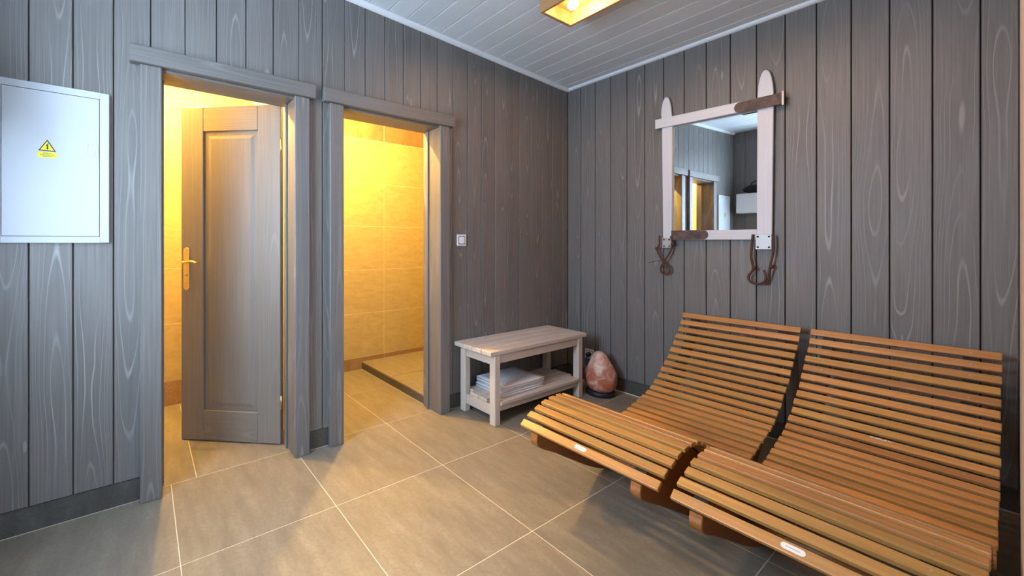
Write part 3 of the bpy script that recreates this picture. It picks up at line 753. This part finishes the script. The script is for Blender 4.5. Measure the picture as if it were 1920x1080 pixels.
# left pair: hanging cord with a loop
rope([(0.808, Y_, 1.238), (0.806, Y_, 1.17), (0.790, Y_, 1.145), (0.798, Y_, 1.115), (0.815, Y_, 1.08), (0.838, Y_, 1.045), (0.868, Y_ - .005, 1.02), (0.878, Y_, 0.99), (0.866, Y_, 0.968), (0.846, Y_, 0.960), (0.824, Y_, 0.972), (0.815, Y_, 0.997), (0.824, Y_, 1.025), (0.846, Y_ - .008, 1.058), (0.872, Y_ - .008, 1.10), (0.886, Y_, 1.14), (0.893, Y_, 1.185), (0.884, Y_, 1.235)])
rope([(0.848, Y_ - .006, 1.052), (0.838, Y_ - .01, 1.03), (0.836, Y_ - .01, 1.0), (0.846, Y_ - .008, 0.985)], 0.0045)
rope([(0.832, Y_ - .008, 1.055), (0.795, Y_ - .02, 1.056), (0.765, Y_ - .03, 1.044), (0.742, Y_ - .03, 1.043)], 0.0022)
link('cord_knot', lathe_mesh([(0.001, -0.012), (0.010, -0.008), (0.013, 0), (0.010, 0.009), (0.001, 0.013)], 12), M_rope, mr, (0.790 - 1.13, Y_ - 0.002, 1.145 - 1.62), (0.5, 0.4, 0))
link('cord_knot', lathe_mesh([(0.001, -0.014), (0.011, -0.009), (0.014, 0), (0.011, 0.01), (0.001, 0.015)], 12), M_rope, mr, (0.897 - 1.13, Y_ - 0.002, 1.178 - 1.62), (0.3, -0.4, 0))
# right pair
rope([(1.356, Y_, 1.238), (1.350, Y_, 1.16), (1.347, Y_, 1.10), (1.356, Y_, 1.045), (1.362, Y_, 1.025), (1.344, Y_, 1.00), (1.334, Y_, 0.972), (1.344, Y_, 0.945), (1.372, Y_, 0.934), (1.402, Y_, 0.943), (1.417, Y_, 0.965), (1.416, Y_, 1.0), (1.408, Y_, 1.02)], 0.0068)
rope([(1.452, Y_, 1.235), (1.455, Y_, 1.18), (1.452, Y_, 1.12), (1.442, Y_, 1.06), (1.438, Y_, 1.02), (1.432, Y_ + .008, 0.985), (1.424, Y_ + .01, 0.955), (1.414, Y_ + .01, 0.93)], 0.0062)
link('cord_knot', lathe_mesh([(0.001, -0.012), (0.010, -0.008), (0.012, 0), (0.010, 0.009), (0.001, 0.012)], 12), M_rope, mr, (1.446 - 1.13, Y_ - 0.004, 1.043 - 1.62), (0.4, 0.6, 0))
link('cord_knot', lathe_mesh([(0.001, -0.014), (0.010, -0.009), (0.012, 0), (0.010, 0.01), (0.001, 0.014)], 12), M_rope, mr, (1.362 - 1.13, Y_ - 0.004, 1.03 - 1.62), (0.2, 0.3, 0))

# ------------------------------------------------------------------ wave loungers
LX0, LX1 = 0.985, 1.590
LCX = (LX0 + LX1) / 2
PROF = [(-1.712, 0.352), (-1.665, 0.385), (-1.605, 0.411), (-1.55, 0.427), (-1.495, 0.436), (-1.437, 0.437), (-1.37, 0.420), (-1.28, 0.364), (-1.20, 0.310), (-1.10, 0.252), (-1.0, 0.217), (-0.90, 0.206), (-0.80, 0.221), (-0.69, 0.247), (-0.59, 0.275), (-0.51, 0.310), (-0.425, 0.366), (-0.315, 0.452), (-0.235, 0.535), (-0.163, 0.615), (-0.095, 0.712)]
dense = spline([(0, y, z) for y, z in PROF], 16)
acc = [0.0]
for a, b in zip(dense, dense[1:]): acc.append(acc[-1] + (b - a).length)
def at_len(s):
    s = max(0, min(acc[-1], s))
    for i in range(1, len(acc)):
        if acc[i] >= s:
            t = (s - acc[i-1]) / max(1e-9, acc[i] - acc[i-1]); p = dense[i-1].lerp(dense[i], t)
            return p, (dense[min(i+1, len(dense)-1)] - dense[max(0, i-2)]).normalized()
    return dense[-1], (dense[-1] - dense[-2]).normalized()
SW_, ST_, NSL = 0.0345, 0.017, 0
LEN = acc[-1]; NSL = int(round((LEN - SW_) / 0.0537)) + 1; PITCH = (LEN - SW_) / (NSL - 1)
me_slat = box_mesh(LX1 - LX0, SW_, ST_, 0.003, 2); me_slat.materials.append(M_slat)
LY = -0.9
lg = empty('wave_lounger', (LCX, LY, 0)); tag(lg, 'slatted wooden wave lounger nearer the salt lamp, left of the pair', 'lounger', 'wave loungers')
SL = []
for k in range(NSL):
    p, t = at_len(SW_ / 2 + PITCH * k)
    ang = math.atan2(t.z, t.y); nrm = Vector((0, -sin(ang), cos(ang)))
    c = p - nrm * (ST_ / 2)
    o = link('slat', me_slat, None, lg, (random.uniform(-0.002, 0.002), c.y - LY, c.z), (ang, 0, 0)); SL.append(o)
# side boards: upper edge follows the underside of the slats, lower edge is the rocker
up = []; stp = []          # a thin black strip lies between side board and slats
for i, p in enumerate(dense):
    t = (dense[min(i+1, len(dense)-1)] - dense[max(0, i-1)]).normalized(); ang = math.atan2(t.z, t.y)
    q_ = p - Vector((0, -sin(ang), cos(ang))) * (ST_ + 0.0034); up.append((q_.y - LY, q_.z))
    q_ = p - Vector((0, -sin(ang), cos(ang))) * (ST_ + 0.0004); stp.append((q_.y - LY, q_.z))
up = [u for i, u in enumerate(up) if i % 4 == 0 or i == len(up) - 1]
low = spline([(0, y - LY, z) for y, z in [(-0.055, 0.655), (-0.11, 0.565), (-0.19, 0.455), (-0.30, 0.335), (-0.40, 0.235), (-0.50, 0.13), (-0.60, 0.05), (-0.70, 0.012), (-0.82, 0.0), (-1.05, 0.004), (-1.18, 0.022), (-1.32, 0.08), (-1.46, 0.155), (-1.58, 0.220), (-1.655, 0.256), (-1.694, 0.280), (-1.706, 0.302), (-1.702, 0.322)]], 4)
poly = up + [(v.y, max(0.0, v.z)) for v in low]
me_rail = prism_mesh([(a, b) for a, b in poly], -0.019, 0.019, 0.003, 'yz'); me_rail.materials.append(M_rail)
stp = [u for i, u in enumerate(stp) if i % 4 == 0 or i == len(stp) - 1]
me_strip = prism_mesh(stp + up[::-1], -0.0205, 0.0205, 0.0, 'yz'); me_strip.materials.append(M_black)
for xx in (-0.232, 0.222):
    link('side_board', me_rail, None, lg, (xx, 0, 0))
    link('black_strip', me_strip, None, lg, (xx, 0, 0))
def cross(y, z): link('cross_bar', tube_mesh([(-0.213, y - LY, z), (0.203, y - LY, z)], 0.014, 12), M_rail, lg)
cross(-1.40, 0.22); cross(-0.80, 0.07); cross(-0.33, 0.36)
# screw heads over the side boards
bm = bmesh.new()
for o in SL:
    for xx in (-0.232, 0.222):
        mt = Matrix.Translation(o.location) @ Matrix.Rotation(o.rotation_euler.x, 4, 'X') @ Matrix.Translation((xx, 0, ST_ / 2 + 0.0003))
        bmesh.ops.create_circle(bm, cap_ends=True, radius=0.0032, segments=8, matrix=mt)
sc_ = link('screw_heads', finish(bm, 'screws'), M_steel, lg); sc_['kind'] = 'stuff'
# oval maker's plate on the first slat
cap = [(0.017 + 0.0085 * cos(t), 0.0085 * sin(t)) for t in [-pi / 2 + pi * k / 8 for k in range(9)]] + [(-0.017 + 0.0085 * cos(t), 0.0085 * sin(t)) for t in [pi / 2 + pi * k / 8 for k in range(9)]]
me_lab = prism_mesh(cap, 0, 0.0012, 0.0, 'xy'); me_lab.materials.append(M_label)
lab = link('maker_plate', me_lab, None, SL[0], (0.0, 0.001, ST_ / 2)); lab['label'] = 'small oval cream plate on the front slat'
bm = bmesh.new()
for k in range(9): add_box(bm, (-0.015 + k * 0.0034, -0.0016 + 0.0004 * (k % 2), 0.0), (-0.0126 + k * 0.0034, 0.0018 - 0.0003 * (k % 3), 0.0003))
me_pr = finish(bm, 'print'); me_pr.materials.append(M_labelink)

def copy_tree(o, parent=None):
    c = o.copy(); COL.objects.link(c); c.parent = parent
    for ch in [x for x in bpy.data.objects if x.parent == o]: copy_tree(ch, c)
    return c
lg2 = copy_tree(lg)
lg2.location = (LCX + 0.647, LY - 0.008, 0)
lg2['label'] = 'slatted wooden wave lounger nearer the camera, right of the pair with pale lettering'
for root in (lg, lg2):
    for ch in bpy.data.objects:
        if ch.name.startswith('maker_plate') and ch.parent and ch.parent.parent == root: link('plate_print', me_pr, None, ch, (0, 0, 0.0012))
# pale lettering on a slat of the right lounger: about eight small worn letters
sl2 = sorted([x for x in bpy.data.objects if x.parent == lg2 and x.name.startswith('slat')], key=lambda x: x.location.y)
host = sl2[min(len(sl2) - 1, 24)]
bm = bmesh.new()
x = -0.028
for w, kind in ((0.008, 'E'), (0.004, 'I'), (0.007, 'O'), (0.007, 'O'), (0.006, 'L'), (0.007, 'O'), (0.002, ' '), (0.008, 'E')):
    h_ = 0.0075; s_ = 0.0017
    if kind in 'EO': add_box(bm, (x, 0, 0), (x + w, s_, 0.0004)); add_box(bm, (x, h_ - s_, 0), (x + w, h_, 0.0004)); add_box(bm, (x, s_, 0), (x + s_, h_ - s_, 0.0004))
    if kind == 'O': add_box(bm, (x + w - s_, s_, 0), (x + w, h_ - s_, 0.0004))
    if kind == 'I': add_box(bm, (x, 0, 0), (x + s_, h_, 0.0004))
    if kind == 'L': add_box(bm, (x, 0, 0), (x + w, s_, 0.0004)); add_box(bm, (x, s_, 0), (x + s_, h_, 0.0004))
    x += w + 0.0018
lt = link('lettering', finish(bm, 'lettering'), M_label, host, (0, 0.008, ST_ / 2)); lt['label'] = 'small pale worn lettering on a slat'

# ------------------------------------------------------------------ seen only in the mirror: wall box and bag in the back corner
cb = empty('wall_box', (0.30, BACK, 1.60)); tag(cb, 'white wall box in the back corner, seen in the mirror', 'box')
box('body', (-0.21, 0.0, 0.0), (0.21, 0.18, 0.262), M_white, cb, 0.004)
box('front_panel', (-0.2, 0.18, 0.010), (0.2, 0.187, 0.252), M_white, cb, 0.003)
bg = empty('black_bag', (0.30, BACK + 0.095, 1.863)); tag(bg, 'black fabric bag lying on the white wall box', 'bag')
bm = bmesh.new(); bmesh.ops.create_icosphere(bm, subdivisions=3, radius=1.0)
for v in bm.verts:
    p = v.co; n_ = 1 + 0.09 * sin(7 * p.x + 2 * p.y) * cos(5 * p.z)
    v.co = Vector((0.155 * (abs(p.x) ** 0.8) * (1 if p.x > 0 else -1) * n_, 0.085 * p.y * n_, max(0.0, 0.055 + 0.062 * p.z * n_)))
link('body', finish(bm, 'bag', True), M_bag, bg)
link('handle', tube_mesh(spline([(-0.07, 0.0, 0.10), (-0.05, 0.01, 0.145), (0.0, 0.015, 0.16), (0.05, 0.01, 0.145), (0.07, 0, 0.10)], 6), 0.007, 8), M_bag, bg)
